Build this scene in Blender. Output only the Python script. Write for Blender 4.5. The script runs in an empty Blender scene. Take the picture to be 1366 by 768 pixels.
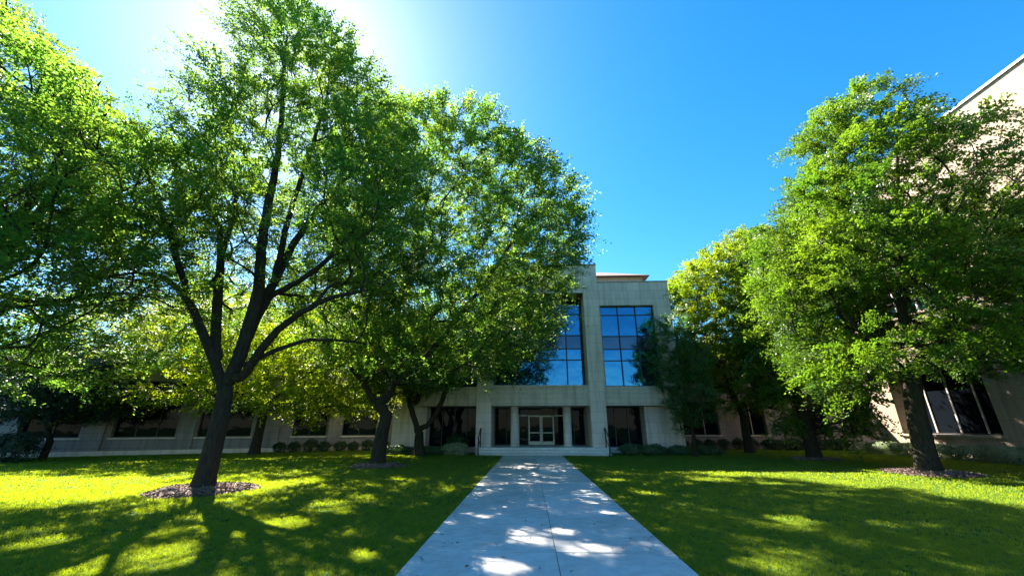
import bpy, math, random
import numpy as np
from mathutils import Vector, Matrix, noise

random.seed(7)
rng = np.random.default_rng(11)
scene = bpy.context.scene
COL = scene.collection
R = math.radians

# ------------------------------------------------------------------ camera
EYE = 1.6
TILT, YAW = R(19.44), R(2.37)
cam_d = bpy.data.cameras.new('camera')
cam_d.sensor_width = 36.0
cam_d.lens = 36.0 * 524.0 / 1366.0
cam_d.clip_start, cam_d.clip_end = 0.1, 5000
cam = bpy.data.objects.new('camera', cam_d)
cam.location = (0, 0, EYE)
cam.rotation_euler = (R(90) + TILT, 0, YAW)
COL.objects.link(cam)
scene.camera = cam

# ------------------------------------------------------------------ light
SUN_AZ, SUN_EL = R(39), R(45)          # azimuth measured to the left of +Y
S = Vector((-math.sin(SUN_AZ) * math.cos(SUN_EL), math.cos(SUN_AZ) * math.cos(SUN_EL), math.sin(SUN_EL)))
ld = bpy.data.lights.new('sun', 'SUN')
ld.energy = 5.0
ld.angle = R(0.53)
ld.color = (1.0, 0.93, 0.80)
sun = bpy.data.objects.new('sun', ld)
sun.rotation_euler = S.to_track_quat('Z', 'Y').to_euler()
sun.location = S * 60
COL.objects.link(sun)

w = bpy.data.worlds.new('World')
scene.world = w
w.use_nodes = True
nt = w.node_tree
nt.nodes.clear()
sky = nt.nodes.new('ShaderNodeTexSky')
sky.sky_type = 'NISHITA'
sky.sun_disc = False
sky.sun_elevation = SUN_EL
sky.sun_rotation = -SUN_AZ
sky.altitude = 300
sky.air_density = 1.0
sky.dust_density = 0.38
sky.ozone_density = 4.0
bg = nt.nodes.new('ShaderNodeBackground')
bg.inputs['Strength'].default_value = 0.057
ow = nt.nodes.new('ShaderNodeOutputWorld')
hsv = nt.nodes.new('ShaderNodeHueSaturation')
hsv.inputs['Saturation'].default_value = 1.34
hsv.inputs['Hue'].default_value = 0.494
nt.links.new(sky.outputs[0], hsv.inputs['Color'])
nt.links.new(hsv.outputs[0], bg.inputs[0])
nt.links.new(bg.outputs[0], ow.inputs[0])

scene.view_settings.view_transform = 'Standard'
scene.view_settings.look = 'None'
scene.view_settings.exposure = 2.6
scene.view_settings.gamma = 1.0
scene.render.engine = 'CYCLES'
cy = scene.cycles
cy.use_denoising = True
cy.max_bounces = 7
cy.diffuse_bounces = 3
cy.glossy_bounces = 3
cy.transmission_bounces = 5
cy.sample_clamp_indirect = 6.0
cy.use_adaptive_sampling = True
cy.adaptive_threshold = 0.01

# ------------------------------------------------------------------ materials
def mat(name):
    m = bpy.data.materials.new(name)
    m.use_nodes = True
    n = m.node_tree.nodes
    n.clear()
    out = n.new('ShaderNodeOutputMaterial')
    return m, n, m.node_tree.links, out

def nd(n, t, **kw):
    x = n.new(t)
    for k, v in kw.items():
        if k in x.inputs.keys():
            x.inputs[k].default_value = v
        else:
            setattr(x, k, v)
    return x

def ramp(n, cols, pos=None):
    r = n.new('ShaderNodeValToRGB')
    e = r.color_ramp.elements
    pos = pos or [i / (len(cols) - 1) for i in range(len(cols))]
    while len(e) < len(cols):
        e.new(0.5)
    for i, c in enumerate(cols):
        e[i].position = pos[i]
        e[i].color = (*c, 1)
    return r

def noise_fac(n, l, co, scale, detail=4, rough=0.55):
    t = nd(n, 'ShaderNodeTexNoise', Scale=scale, Detail=detail, Roughness=rough)
    l.new(co, t.inputs['Vector'])
    return t.outputs['Fac']

def mix_col(n, l, a, b, fac, mode='MIX'):
    m = n.new('ShaderNodeMix')
    m.data_type = 'RGBA'
    m.blend_type = mode
    for sock, v in ((m.inputs[0], fac), (m.inputs[6], a), (m.inputs[7], b)):
        if hasattr(v, 'is_linked') or hasattr(v, 'node'):
            l.new(v, sock)
        elif isinstance(v, (int, float)):
            sock.default_value = v
        else:
            sock.default_value = (*v, 1)
    return m.outputs[2]

def leaf_mat(name, darks, trans, tw=0.45, cs=0.45, rough=0.45, spec=0.35):
    """thin leaves: reflect a little, let light through; clump-scale and leaf-scale variation"""
    m, n, l, out = mat(name)
    tc = n.new('ShaderNodeTexCoord')
    f = noise_fac(n, l, tc.outputs['Object'], cs, 3)
    geo = n.new('ShaderNodeNewGeometry')
    c = ramp(n, darks, [0.3, 0.7] if len(darks) == 2 else None)
    l.new(f, c.inputs[0])
    hv = n.new('ShaderNodeHueSaturation')
    mp = n.new('ShaderNodeMapRange')
    mp.inputs[3].default_value, mp.inputs[4].default_value = 0.7, 1.3
    l.new(geo.outputs['Random Per Island'], mp.inputs[0])
    l.new(mp.outputs[0], hv.inputs['Value'])
    l.new(c.outputs[0], hv.inputs['Color'])
    p = nd(n, 'ShaderNodeBsdfPrincipled', Roughness=rough)
    p.inputs['Specular IOR Level'].default_value = spec
    l.new(hv.outputs[0], p.inputs['Base Color'])
    tr = n.new('ShaderNodeBsdfTranslucent')
    ct = ramp(n, trans, [0.3, 0.7])
    l.new(f, ct.inputs[0])
    hv2 = n.new('ShaderNodeHueSaturation')
    l.new(mp.outputs[0], hv2.inputs['Value'])
    l.new(ct.outputs[0], hv2.inputs['Color'])
    l.new(hv2.outputs[0], tr.inputs[0])
    mx = n.new('ShaderNodeMixShader')
    mx.inputs[0].default_value = tw
    l.new(p.outputs[0], mx.inputs[1])
    l.new(tr.outputs[0], mx.inputs[2])
    l.new(mx.outputs[0], out.inputs[0])
    return m

M = {}
M['leaf'] = leaf_mat('leaf_green', [(0.030, 0.092, 0.030), (0.062, 0.130, 0.036)], [(0.13, 0.33, 0.030), (0.32, 0.46, 0.032)], tw=0.60)
M['leaf_yellow'] = leaf_mat('leaf_yellow_green', [(0.065, 0.13, 0.010), (0.11, 0.17, 0.012)], [(0.30, 0.44, 0.010), (0.46, 0.54, 0.012)], tw=0.55)
M['leaf_right'] = leaf_mat('leaf_broad_green', [(0.042, 0.110, 0.016), (0.095, 0.170, 0.018)], [(0.12, 0.29, 0.014), (0.26, 0.40, 0.016)], tw=0.36)
M['leaf_lime'] = leaf_mat('leaf_lime', [(0.075, 0.140, 0.012), (0.150, 0.215, 0.016)], [(0.22, 0.38, 0.010), (0.40, 0.48, 0.012)], tw=0.42)
M['leaf_bluegreen_shaded'] = leaf_mat('leaf_bluegreen_shaded', [(0.012, 0.034, 0.024), (0.024, 0.055, 0.034)], [(0.02, 0.07, 0.03), (0.03, 0.09, 0.03)], tw=0.2)  # blue-green leaves with the far left corner's shade put into the colour
M['leaf_dark'] = leaf_mat('leaf_dark', [(0.040, 0.105, 0.032), (0.080, 0.155, 0.038)], [(0.09, 0.22, 0.03), (0.14, 0.28, 0.03)], tw=0.4)
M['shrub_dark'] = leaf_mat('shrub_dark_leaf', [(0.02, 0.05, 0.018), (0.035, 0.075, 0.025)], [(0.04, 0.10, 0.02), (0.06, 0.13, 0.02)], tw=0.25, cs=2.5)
M['shrub_pale'] = leaf_mat('shrub_pale_leaf', [(0.16, 0.22, 0.10), (0.34, 0.38, 0.24)], [(0.2, 0.3, 0.1), (0.3, 0.36, 0.15)], tw=0.3, cs=3.0)
M['juniper'] = leaf_mat('juniper_leaf', [(0.035, 0.085, 0.035), (0.07, 0.13, 0.05)], [(0.05, 0.12, 0.03), (0.09, 0.17, 0.04)], tw=0.25, cs=2.0)
M['grass'] = leaf_mat('grass_blade', [(0.010, 0.074, 0.018), (0.044, 0.118, 0.018)], [(0.28, 0.42, 0.009), (0.54, 0.60, 0.010)], tw=0.46, cs=0.35, rough=0.5, spec=0.25)

def bark_mat():
    m, n, l, out = mat('bark')
    tc = n.new('ShaderNodeTexCoord')
    mp = n.new('ShaderNodeMapping')
    mp.inputs['Scale'].default_value = (9, 9, 1.6)
    l.new(tc.outputs['Object'], mp.inputs[0])
    v = nd(n, 'ShaderNodeTexNoise', Scale=2.2, Detail=6, Roughness=0.65, Distortion=0.4)
    l.new(mp.outputs[0], v.inputs['Vector'])
    v2 = nd(n, 'ShaderNodeTexNoise', Scale=1.3, Detail=2)
    l.new(tc.outputs['Object'], v2.inputs['Vector'])
    c = ramp(n, [(0.010, 0.007, 0.005), (0.042, 0.030, 0.022), (0.085, 0.064, 0.048)], [0.35, 0.55, 0.75])
    l.new(v.outputs['Fac'], c.inputs[0])
    cc = mix_col(n, l, c.outputs[0], (0.030, 0.030, 0.020), v2.outputs['Fac'])
    p = nd(n, 'ShaderNodeBsdfPrincipled', Roughness=0.95)
    p.inputs['Specular IOR Level'].default_value = 0.12
    l.new(cc, p.inputs['Base Color'])
    b = nd(n, 'ShaderNodeBump', Strength=0.9, Distance=0.03)
    l.new(v.outputs['Fac'], b.inputs['Height'])
    l.new(b.outputs[0], p.inputs['Normal'])
    l.new(p.outputs[0], out.inputs[0])
    return m
M['bark'] = bark_mat()

def stone_mat(name, base, dark, bw=1.25, bh=0.62, joint=0.012):
    """limestone cladding in large courses with thin joints and faint weathering"""
    m, n, l, out = mat(name)
    tc = n.new('ShaderNodeTexCoord')
    sp = n.new('ShaderNodeSeparateXYZ')
    l.new(tc.outputs['Object'], sp.inputs[0])
    ad = nd(n, 'ShaderNodeMath', operation='ADD')
    l.new(sp.outputs[0], ad.inputs[0])
    l.new(sp.outputs[1], ad.inputs[1])
    cb = n.new('ShaderNodeCombineXYZ')
    l.new(ad.outputs[0], cb.inputs[0])
    l.new(sp.outputs[2], cb.inputs[1])
    br = nd(n, 'ShaderNodeTexBrick', Scale=1.0)
    br.inputs['Brick Width'].default_value = bw
    br.inputs['Row Height'].default_value = bh
    br.inputs['Mortar Size'].default_value = joint
    br.inputs['Mortar Smooth'].default_value = 0.2
    br.inputs['Bias'].default_value = 0.0
    br.inputs['Color1'].default_value = (*base, 1)
    br.inputs['Color2'].default_value = (*[b * 0.86 for b in base], 1)
    br.inputs['Mortar'].default_value = (*[b * 0.58 for b in base], 1)
    l.new(cb.outputs[0], br.inputs['Vector'])
    f1 = noise_fac(n, l, tc.outputs['Object'], 0.7, 5, 0.6)
    f2 = noise_fac(n, l, tc.outputs['Object'], 14, 5, 0.7)
    mp = n.new('ShaderNodeMapping')
    mp.inputs['Scale'].default_value = (2.2, 2.2, 0.18)
    l.new(tc.outputs['Object'], mp.inputs[0])
    f3 = noise_fac(n, l, mp.outputs[0], 1.6, 4, 0.6)      # rain streaks
    r1 = ramp(n, [(0, 0, 0), (1, 1, 1)], [0.35, 0.75])
    l.new(f1, r1.inputs[0])
    c = mix_col(n, l, br.outputs['Color'], dark, r1.outputs[0])
    mm = nd(n, 'ShaderNodeMath', operation='MULTIPLY')
    l.new(r1.outputs[0], mm.inputs[0])
    mm.inputs[1].default_value = 0.35
    c = mix_col(n, l, br.outputs['Color'], dark, mm.outputs[0])
    r3 = ramp(n, [(0.68, 0.66, 0.63), (1, 1, 1)], [0.34, 0.54])
    l.new(f3, r3.inputs[0])
    c = mix_col(n, l, c, r3.outputs[0], 0.75, 'MULTIPLY')
    r2 = ramp(n, [(0.86, 0.86, 0.86), (1.06, 1.06, 1.06)], [0.3, 0.7])
    l.new(f2, r2.inputs[0])
    c = mix_col(n, l, c, r2.outputs[0], 1.0, 'MULTIPLY')
    p = nd(n, 'ShaderNodeBsdfPrincipled', Roughness=0.85)
    p.inputs['Specular IOR Level'].default_value = 0.25
    l.new(c, p.inputs['Base Color'])
    hs = nd(n, 'ShaderNodeMath', operation='SUBTRACT')
    l.new(f2, hs.inputs[0])
    l.new(br.outputs['Fac'], hs.inputs[1])
    b = nd(n, 'ShaderNodeBump', Strength=0.5, Distance=0.008)
    l.new(hs.outputs[0], b.inputs['Height'])
    l.new(b.outputs[0], p.inputs['Normal'])
    l.new(p.outputs[0], out.inputs[0])
    return m
M['stone'] = stone_mat('limestone_grey', (0.68, 0.575, 0.515), (0.56, 0.475, 0.42))
M['stone_band'] = stone_mat('limestone_band', (0.60, 0.50, 0.42), (0.49, 0.41, 0.34), 1.5, 0.3, 0.010)
M['stone_warm'] = stone_mat('limestone_warm', (0.42, 0.325, 0.245), (0.33, 0.255, 0.19), 2.2, 0.95)
M['stone_wing_shaded'] = stone_mat('limestone_wing_shaded', (0.26, 0.24, 0.25), (0.21, 0.19, 0.20), 1.6, 0.42)  # limestone darkened: the deep shade on the wings is put into its colour

def simple(name, c, rough=0.6, metal=0.0, spec=0.5, var=0.12, sc=6.0):
    m, n, l, out = mat(name)
    tc = n.new('ShaderNodeTexCoord')
    f = noise_fac(n, l, tc.outputs['Object'], sc, 4)
    r = ramp(n, [tuple(x * (1 - var) for x in c), tuple(x * (1 + var) for x in c)], [0.3, 0.7])
    l.new(f, r.inputs[0])
    p = nd(n, 'ShaderNodeBsdfPrincipled', Roughness=rough, Metallic=metal)
    p.inputs['Specular IOR Level'].default_value = spec
    l.new(r.outputs[0], p.inputs['Base Color'])
    l.new(p.outputs[0], out.inputs[0])
    return m
M['frame_dark'] = simple('dark_window_frame', (0.012, 0.015, 0.02), 0.5, 0.0)
M['frame_light'] = simple('pale_window_mullion', (0.42, 0.40, 0.38), 0.5, 0.0)
M['door_frame'] = simple('cream_door_frame', (0.50, 0.46, 0.33), 0.45)
M['metal'] = simple('dark_rail_metal', (0.018, 0.02, 0.024), 0.5, 0.2)
M['metal_grey'] = simple('grey_rail_metal', (0.22, 0.23, 0.25), 0.4, 0.6)
M['coping'] = simple('metal_coping', (0.30, 0.28, 0.27), 0.5, 0.4)
M['roof'] = simple('red_brown_roof', (0.13, 0.085, 0.075), 0.9)
M['soffit'] = simple('brown_soffit', (0.16, 0.10, 0.07), 0.8)
M['interior'] = simple('dark_wall', (0.05, 0.05, 0.05), 0.9)
M['blind'] = simple('window_blind', (0.05, 0.045, 0.045), 0.8)
M['chip'] = leaf_mat('wood_chip', [(0.12, 0.078, 0.060), (0.27, 0.19, 0.16)], [(0.1, 0.08, 0.06), (0.1, 0.08, 0.06)], tw=0.02, cs=5, rough=0.9)
M['mulch_soil'] = simple('mulch_soil', (0.10, 0.065, 0.048), 0.95, var=0.4, sc=22)

def glass_mat(name, tint, mirror, base, rough=0.02, wav=0.004, spec=0.5):
    m, n, l, out = mat(name)
    tc = n.new('ShaderNodeTexCoord')
    f = noise_fac(n, l, tc.outputs['Object'], 0.9, 2)
    b = nd(n, 'ShaderNodeBump', Strength=0.25, Distance=wav * 6)
    l.new(f, b.inputs['Height'])
    p = nd(n, 'ShaderNodeBsdfPrincipled', Roughness=rough)
    p.inputs['Base Color'].default_value = (*base, 1)
    p.inputs['Specular IOR Level'].default_value = spec
    g = nd(n, 'ShaderNodeBsdfGlossy', Roughness=rough)
    g.inputs['Color'].default_value = (*tint, 1)
    l.new(b.outputs[0], g.inputs['Normal'])
    l.new(b.outputs[0], p.inputs['Normal'])
    mx = n.new('ShaderNodeMixShader')
    mx.inputs[0].default_value = mirror
    l.new(p.outputs[0], mx.inputs[1])
    l.new(g.outputs[0], mx.inputs[2])
    l.new(mx.outputs[0], out.inputs[0])
    return m
M['glass_blue'] = glass_mat('blue_reflective_glass', (0.022, 0.15, 0.26), 0.78, (0.01, 0.03, 0.05), wav=0.012)
M['spandrel'] = glass_mat('dark_blue_spandrel_glass', (0.06, 0.12, 0.20), 0.30, (0.01, 0.03, 0.055), 0.08)
M['glass_dark'] = glass_mat('dark_glass', (0.4, 0.5, 0.6), 0.0, (0.005, 0.007, 0.010), spec=0.06)

def concrete_mat():
    m, n, l, out = mat('path_concrete')
    tc = n.new('ShaderNodeTexCoord')
    f1 = noise_fac(n, l, tc.outputs['Object'], 0.8, 6, 0.6)
    f2 = noise_fac(n, l, tc.outputs['Object'], 60, 4, 0.7)
    f3 = noise_fac(n, l, tc.outputs['Object'], 5, 6, 0.7)
    r = ramp(n, [(0.46, 0.455, 0.44), (0.60, 0.59, 0.565)], [0.3, 0.7])
    l.new(f1, r.inputs[0])
    r3 = ramp(n, [(0.82, 0.82, 0.80), (1.04, 1.04, 1.04)], [0.32, 0.6])
    l.new(f3, r3.inputs[0])
    c = mix_col(n, l, r.outputs[0], r3.outputs[0], 1.0, 'MULTIPLY')
    gi = n.new('ShaderNodeNewGeometry')
    ri = ramp(n, [(0.86, 0.85, 0.83), (1.06, 1.06, 1.06)])
    l.new(gi.outputs['Random Per Island'], ri.inputs[0])
    c = mix_col(n, l, c, ri.outputs[0], 1.0, 'MULTIPLY')
    r2 = ramp(n, [(0.84, 0.84, 0.84), (1.08, 1.08, 1.08)], [0.3, 0.7])
    l.new(f2, r2.inputs[0])
    c = mix_col(n, l, c, r2.outputs[0], 1.0, 'MULTIPLY')
    f4 = noise_fac(n, l, tc.outputs['Object'], 1.9, 7, 0.72)
    r4 = ramp(n, [(1, 1, 1), (0.82, 0.79, 0.75), (1, 1, 1)], [0.54, 0.60, 0.70])
    l.new(f4, r4.inputs[0])
    c = mix_col(n, l, c, r4.outputs[0], 0.55, 'MULTIPLY')
    vo = nd(n, 'ShaderNodeTexVoronoi', Scale=9.0)
    l.new(tc.outputs['Object'], vo.inputs['Vector'])
    r5 = ramp(n, [(0.55, 0.52, 0.48), (1, 1, 1)], [0.03, 0.07])
    l.new(vo.outputs['Distance'], r5.inputs[0])
    c = mix_col(n, l, c, r5.outputs[0], 0.6, 'MULTIPLY')
    p = nd(n, 'ShaderNodeBsdfPrincipled', Roughness=0.8)
    p.inputs['Specular IOR Level'].default_value = 0.3
    l.new(c, p.inputs['Base Color'])
    b = nd(n, 'ShaderNodeBump', Strength=0.35, Distance=0.004)
    l.new(f2, b.inputs['Height'])
    l.new(b.outputs[0], p.inputs['Normal'])
    l.new(p.outputs[0], out.inputs[0])
    return m
M['concrete'] = concrete_mat()

def ground_mat():
    m, n, l, out = mat('lawn_ground')
    tc = n.new('ShaderNodeTexCoord')
    f1 = noise_fac(n, l, tc.outputs['Object'], 0.35, 5, 0.6)
    f2 = noise_fac(n, l, tc.outputs['Object'], 35, 4, 0.7)
    r = ramp(n, [(0.018, 0.070, 0.014), (0.040, 0.100, 0.016)], [0.3, 0.7])
    l.new(f1, r.inputs[0])
    r2 = ramp(n, [(0.35, 0.33, 0.3), (1.2, 1.2, 1.2)], [0.3, 0.62])
    l.new(f2, r2.inputs[0])
    c = mix_col(n, l, r.outputs[0], r2.outputs[0], 1.0, 'MULTIPLY')
    p = nd(n, 'ShaderNodeBsdfPrincipled', Roughness=0.95)
    p.inputs['Specular IOR Level'].default_value = 0.1
    l.new(c, p.inputs['Base Color'])
    l.new(p.outputs[0], out.inputs[0])
    return m
M['ground'] = ground_mat()

# ------------------------------------------------------------------ object helpers
def link(name, me, parent=None, loc=None, rotz=0.0):
    o = bpy.data.objects.new(name, me)
    COL.objects.link(o)
    if loc is not None:
        o.location = loc
    o.rotation_euler = (0, 0, rotz)
    if parent is not None:
        o.parent = parent
    return o

def tag(o, label=None, cat=None, group=None, kind=None):
    for k, v in (('label', label), ('category', cat), ('group', group), ('kind', kind)):
        if v:
            o[k] = v
    return o

def thing(name, loc, rotz=0.0, label=None, cat=None, group=None):
    return tag(link(name, None, None, loc, rotz), label, cat, group)

def mesh_from(name, V, Fq, material, smooth=False):
    """V (n,3) array, Fq: list of face-index arrays, each (m,k)"""
    me = bpy.data.meshes.new(name)
    V = np.asarray(V, dtype=np.float32)
    me.vertices.add(len(V))
    me.vertices.foreach_set('co', V.ravel())
    tot = sum(len(f) for f in Fq)
    idx = np.concatenate([np.asarray(f, dtype=np.int32).ravel() for f in Fq])
    sizes = np.concatenate([np.full(len(f), np.asarray(f).shape[1], dtype=np.int32) for f in Fq])
    starts = np.concatenate([[0], np.cumsum(sizes)[:-1]]).astype(np.int32)
    me.loops.add(len(idx))
    me.loops.foreach_set('vertex_index', idx)
    me.polygons.add(tot)
    me.polygons.foreach_set('loop_start', starts)
    me.polygons.foreach_set('loop_total', sizes)
    if smooth:
        me.polygons.foreach_set('use_smooth', np.ones(tot, dtype=bool))
    me.materials.append(material)
    me.update(calc_edges=True)
    return me

class MB:
    """collects boxes, tubes and quads; shift moves world coordinates into the thing's frame"""
    def __init__(s, shift=(0, 0, 0)):
        s.v, s.f, s.sh = [], [], shift
    def box(s, x0, x1, y0, y1, z0, z1):
        b = len(s.v)
        a = s.sh
        for z in (z0, z1):
            for x, y in ((x0, y0), (x1, y0), (x1, y1), (x0, y1)):
                s.v.append((x - a[0], y - a[1], z - a[2]))
        s.f += [(b, b+3, b+2, b+1), (b+4, b+5, b+6, b+7), (b, b+1, b+5, b+4), (b+1, b+2, b+6, b+5), (b+2, b+3, b+7, b+6), (b+3, b, b+4, b+7)]
        return s
    def quad(s, *p):
        b = len(s.v)
        for q in p:
            s.v.append(tuple(q[i] - s.sh[i] for i in range(3)))
        s.f.append(tuple(range(b, b + len(p))))
        return s
    def tube(s, pts, r, k=10, cap=True):
        pts = [Vector(p) - Vector(s.sh) for p in pts]
        rr = r if isinstance(r, (list, tuple)) else [r] * len(pts)
        b = len(s.v)
        ref = None
        for i, p in enumerate(pts):
            d = (pts[min(i+1, len(pts)-1)] - pts[max(i-1, 0)]).normalized()
            if ref is None:
                ref = d.orthogonal().normalized()
            ref = (ref - d * ref.dot(d)).normalized()
            sd = d.cross(ref)
            for j in range(k):
                a = 2 * math.pi * j / k
                s.v.append(tuple(p + (ref * math.cos(a) + sd * math.sin(a)) * rr[i]))
        for i in range(len(pts) - 1):
            for j in range(k):
                j2 = (j + 1) % k
                s.f.append((b+i*k+j, b+i*k+j2, b+(i+1)*k+j2, b+(i+1)*k+j))
        if cap:
            s.f.append(tuple(b + j for j in reversed(range(k))))
            s.f.append(tuple(b + (len(pts)-1)*k + j for j in range(k)))
        return s
    def build(s, name, material, parent=None, loc=None, rotz=0.0, bevel=0.0, smooth=False):
        me = bpy.data.meshes.new(name)
        me.from_pydata(s.v, [], s.f)
        me.materials.append(material)
        if smooth:
            for p in me.polygons:
                p.use_smooth = len(p.vertices) == 4
        me.update()
        o = link(name, me, parent, loc, rotz)
        if bevel:
            b = o.modifiers.new('bevel', 'BEVEL')
            b.width = bevel
            b.segments = 2
            b.limit_method = 'ANGLE'
        return o

def wall_openings(mb, L, z0, z1, thick, ops, x0=0.0):
    """a wall in its own frame: front at y=0, back at y=thick; ops = (xa, xb, za, zb) holes with reveals"""
    xs = sorted({x0, L} | {o[0] for o in ops} | {o[1] for o in ops})
    zs = sorted({z0, z1} | {o[2] for o in ops} | {o[3] for o in ops})
    def hole(i, j):
        if i < 0 or j < 0 or i >= len(xs)-1 or j >= len(zs)-1:
            return None
        cx, cz = (xs[i]+xs[i+1])/2, (zs[j]+zs[j+1])/2
        return any(a < cx < b and c < cz < d for a, b, c, d in ops)
    for i in range(len(xs)-1):
        for j in range(len(zs)-1):
            if hole(i, j):
                continue
            a, b, c, d = xs[i], xs[i+1], zs[j], zs[j+1]
            mb.quad((a,0,c),(b,0,c),(b,0,d),(a,0,d))
            mb.quad((b,thick,c),(a,thick,c),(a,thick,d),(b,thick,d))
            if hole(i-1, j) is not False: mb.quad((a,thick,c),(a,0,c),(a,0,d),(a,thick,d))
            if hole(i+1, j) is not False: mb.quad((b,0,c),(b,thick,c),(b,thick,d),(b,0,d))
            if hole(i, j-1) is not False: mb.quad((a,thick,c),(b,thick,c),(b,0,c),(a,0,c))
            if hole(i, j+1) is not False: mb.quad((a,0,d),(b,0,d),(b,thick,d),(a,thick,d))

def window(parent, x0, x1, z0, z1, y, n, trans=(), fmat='frame_dark', gmat='glass_dark', fw=0.05, fd=0.08, shift=(0,0,0), spandrel=None, name='window', label=None, xs=None, mulmat=None):
    """frame with mullions and transoms; glass a few cm behind the frame's face (the thing's frame: front towards -y)"""
    f = MB(shift)
    f.box(x0, x0+fw, y-fd/2, y+fd/2, z0, z1); f.box(x1-fw, x1, y-fd/2, y+fd/2, z0, z1)
    f.box(x0+fw, x1-fw, y-fd/2, y+fd/2, z0, z0+fw); f.box(x0+fw, x1-fw, y-fd/2, y+fd/2, z1-fw, z1)
    xm = xs or [x0 + (x1-x0)*i/n for i in range(1, n)]
    mu = f if mulmat is None else MB(shift)
    for x in xm:
        mu.box(x-fw*0.55, x+fw*0.55, y-fd/2-0.012, y+fd/2-0.004, z0+fw, z1-fw)
    for z in trans:
        f.box(x0+fw, x1-fw, y-fd/2+0.006, y+fd/2-0.01, z-fw*0.5, z+fw*0.5)
    o = f.build(name, M[fmat], parent)
    if label: o['label'] = label
    if mulmat is not None:
        mu.build('mullion', M[mulmat], o)
    g = MB(shift)
    edges = [x0+fw*0.5] + list(xm) + [x1-fw*0.5]
    zz = [z0+fw*0.5] + list(trans) + [z1-fw*0.5]
    sp = MB(shift)
    for a, b in zip(edges[:-1], edges[1:]):
        for c, d in zip(zz[:-1], zz[1:]):
            t = [random.uniform(-0.006, 0.006) for _ in range(3)]
            k = sp if spandrel and spandrel[0] <= c + 1e-3 and d <= spandrel[1] + 1e-3 else g
            k.quad((a, y+0.012+t[0], c), (b, y+0.012+t[1], c), (b, y+0.012+t[2], d), (a, y+0.012+t[0]+t[2]-t[1], d))
    g.build('pane', M[gmat], o)
    if sp.v:
        sp.build('spandrel_panel', M['spandrel'], o)
    return o

# ------------------------------------------------------------------ ground, path
g = MB()
g.quad((-400, -400, 0), (400, -400, 0), (400, 400, 0), (-400, 400, 0))
tag(g.build('ground', M['ground']), kind='structure')

PX0, PX1 = -1.52, 1.88
pm = MB()
ys = [-8.0]
while ys[-1] < 24.7:
    ys.append(ys[-1] + 2.3)
ys = [y + 0.29 for y in ys]
xm = 0.33
for a, b in zip(ys[:-1], ys[1:]):
    b2 = min(b, 24.74)
    if a >= 24.7: break
    for xa, xb in ((PX0, xm - 0.004), (xm + 0.004, PX1)):
        h = random.uniform(-0.002, 0.002)
        pm.box(xa, xb, a + 0.011, b2 - 0.011, -0.05, 0.035 + h)
po = pm.build('path', M['concrete'], bevel=0.006)
tag(po, kind='structure')

# ------------------------------------------------------------------ central building
SH = (0.75, 26, 0)
CB = thing('office_building', SH, 0, 'grey limestone office building with tall entrance portal and blue glass behind the path', 'building')
def part(name, boxes, m, bevel=0.012, parent=None, label=None):
    b = MB(SH)
    for x in boxes: b.box(*x)
    o = b.build(name, M[m], parent or CB, bevel=bevel)
    if label: o['label'] = label
    return o
PL0, PL1, PR0, PR1 = -3.35, -2.40, 3.85, 4.85
part('portal_frame', [(PL0, PL1, 26, 29.4, 0, 12.42), (PR0, PR1, 26, 29.4, 0, 12.42), (PL1, PR0, 26, 29.4, 10.36, 12.42)], 'stone')
part('soffit_panel', [(PL1+.01, PR0-.01, 26.06, 27.3, 10.33, 10.357)], 'soffit', 0)
part('balcony_band', [(PL1, PR0, 26.06, 29.3, 2.86, 4.05)], 'stone_band')
part('band_ledge', [(PL1, PR0, 26.0, 27.3, 4.052, 4.13)], 'stone', 0.006)
part('coping', [(PL0-.04, PR1+.04, 25.95, 36, 12.423, 12.50)], 'coping', 0.005)
# rear body
part('wall', [(PL0, PR1, 29.402, 36, 4.0, 12.42), (PR1, 9.75, 27.3, 36, 3.0, 11.15), (-8.9, PL0, 27.3, 36, 3.0, 8.45), (-8.9, 9.75, 29.6, 36, 0, 4.0)], 'stone', 0)
# upper portal glass
window(CB, PL1, PR0, 4.13, 10.33, 27.4, 4, (5.95, 6.72, 7.66, 9.2), gmat='glass_blue', shift=SH, spandrel=(6.72, 7.66), fw=0.07, xs=[-0.86, 0.72, 2.66], label='blue glass window wall inside the entrance portal')
# right bay
part('upper_wall', [(PR1, 9.75, 26.15, 27.3, 9.47, 11.15), (8.6, 9.75, 26.15, 27.3, 4.05, 9.47), (PR1, 4.97, 26.2, 27.3, 4.05, 9.47)], 'stone')
part('balcony_band', [(PR1, 8.9, 26.12, 27.8, 2.86, 4.05)], 'stone_band')
part('coping', [(PR1+.05, 9.79, 26.1, 36, 11.153, 11.22)], 'coping', 0.005)
window(CB, 4.97, 8.6, 4.05, 9.47, 26.45, 3, (5.72, 6.49, 7.37, 8.84), gmat='glass_blue', shift=SH, spandrel=(6.49, 7.37), fw=0.065, label='three bay blue glass window right of the portal')
part('pier', [(7.4, 9.75, 26.75, 29.6, 0, 2.86)], 'stone')
window(CB, PR1, 7.4, 0.35, 2.86, 27.9, 3, (), shift=SH)
part('plinth', [(PR1, 7.4, 27.7, 28.2, 0, 0.35)], 'stone')
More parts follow.
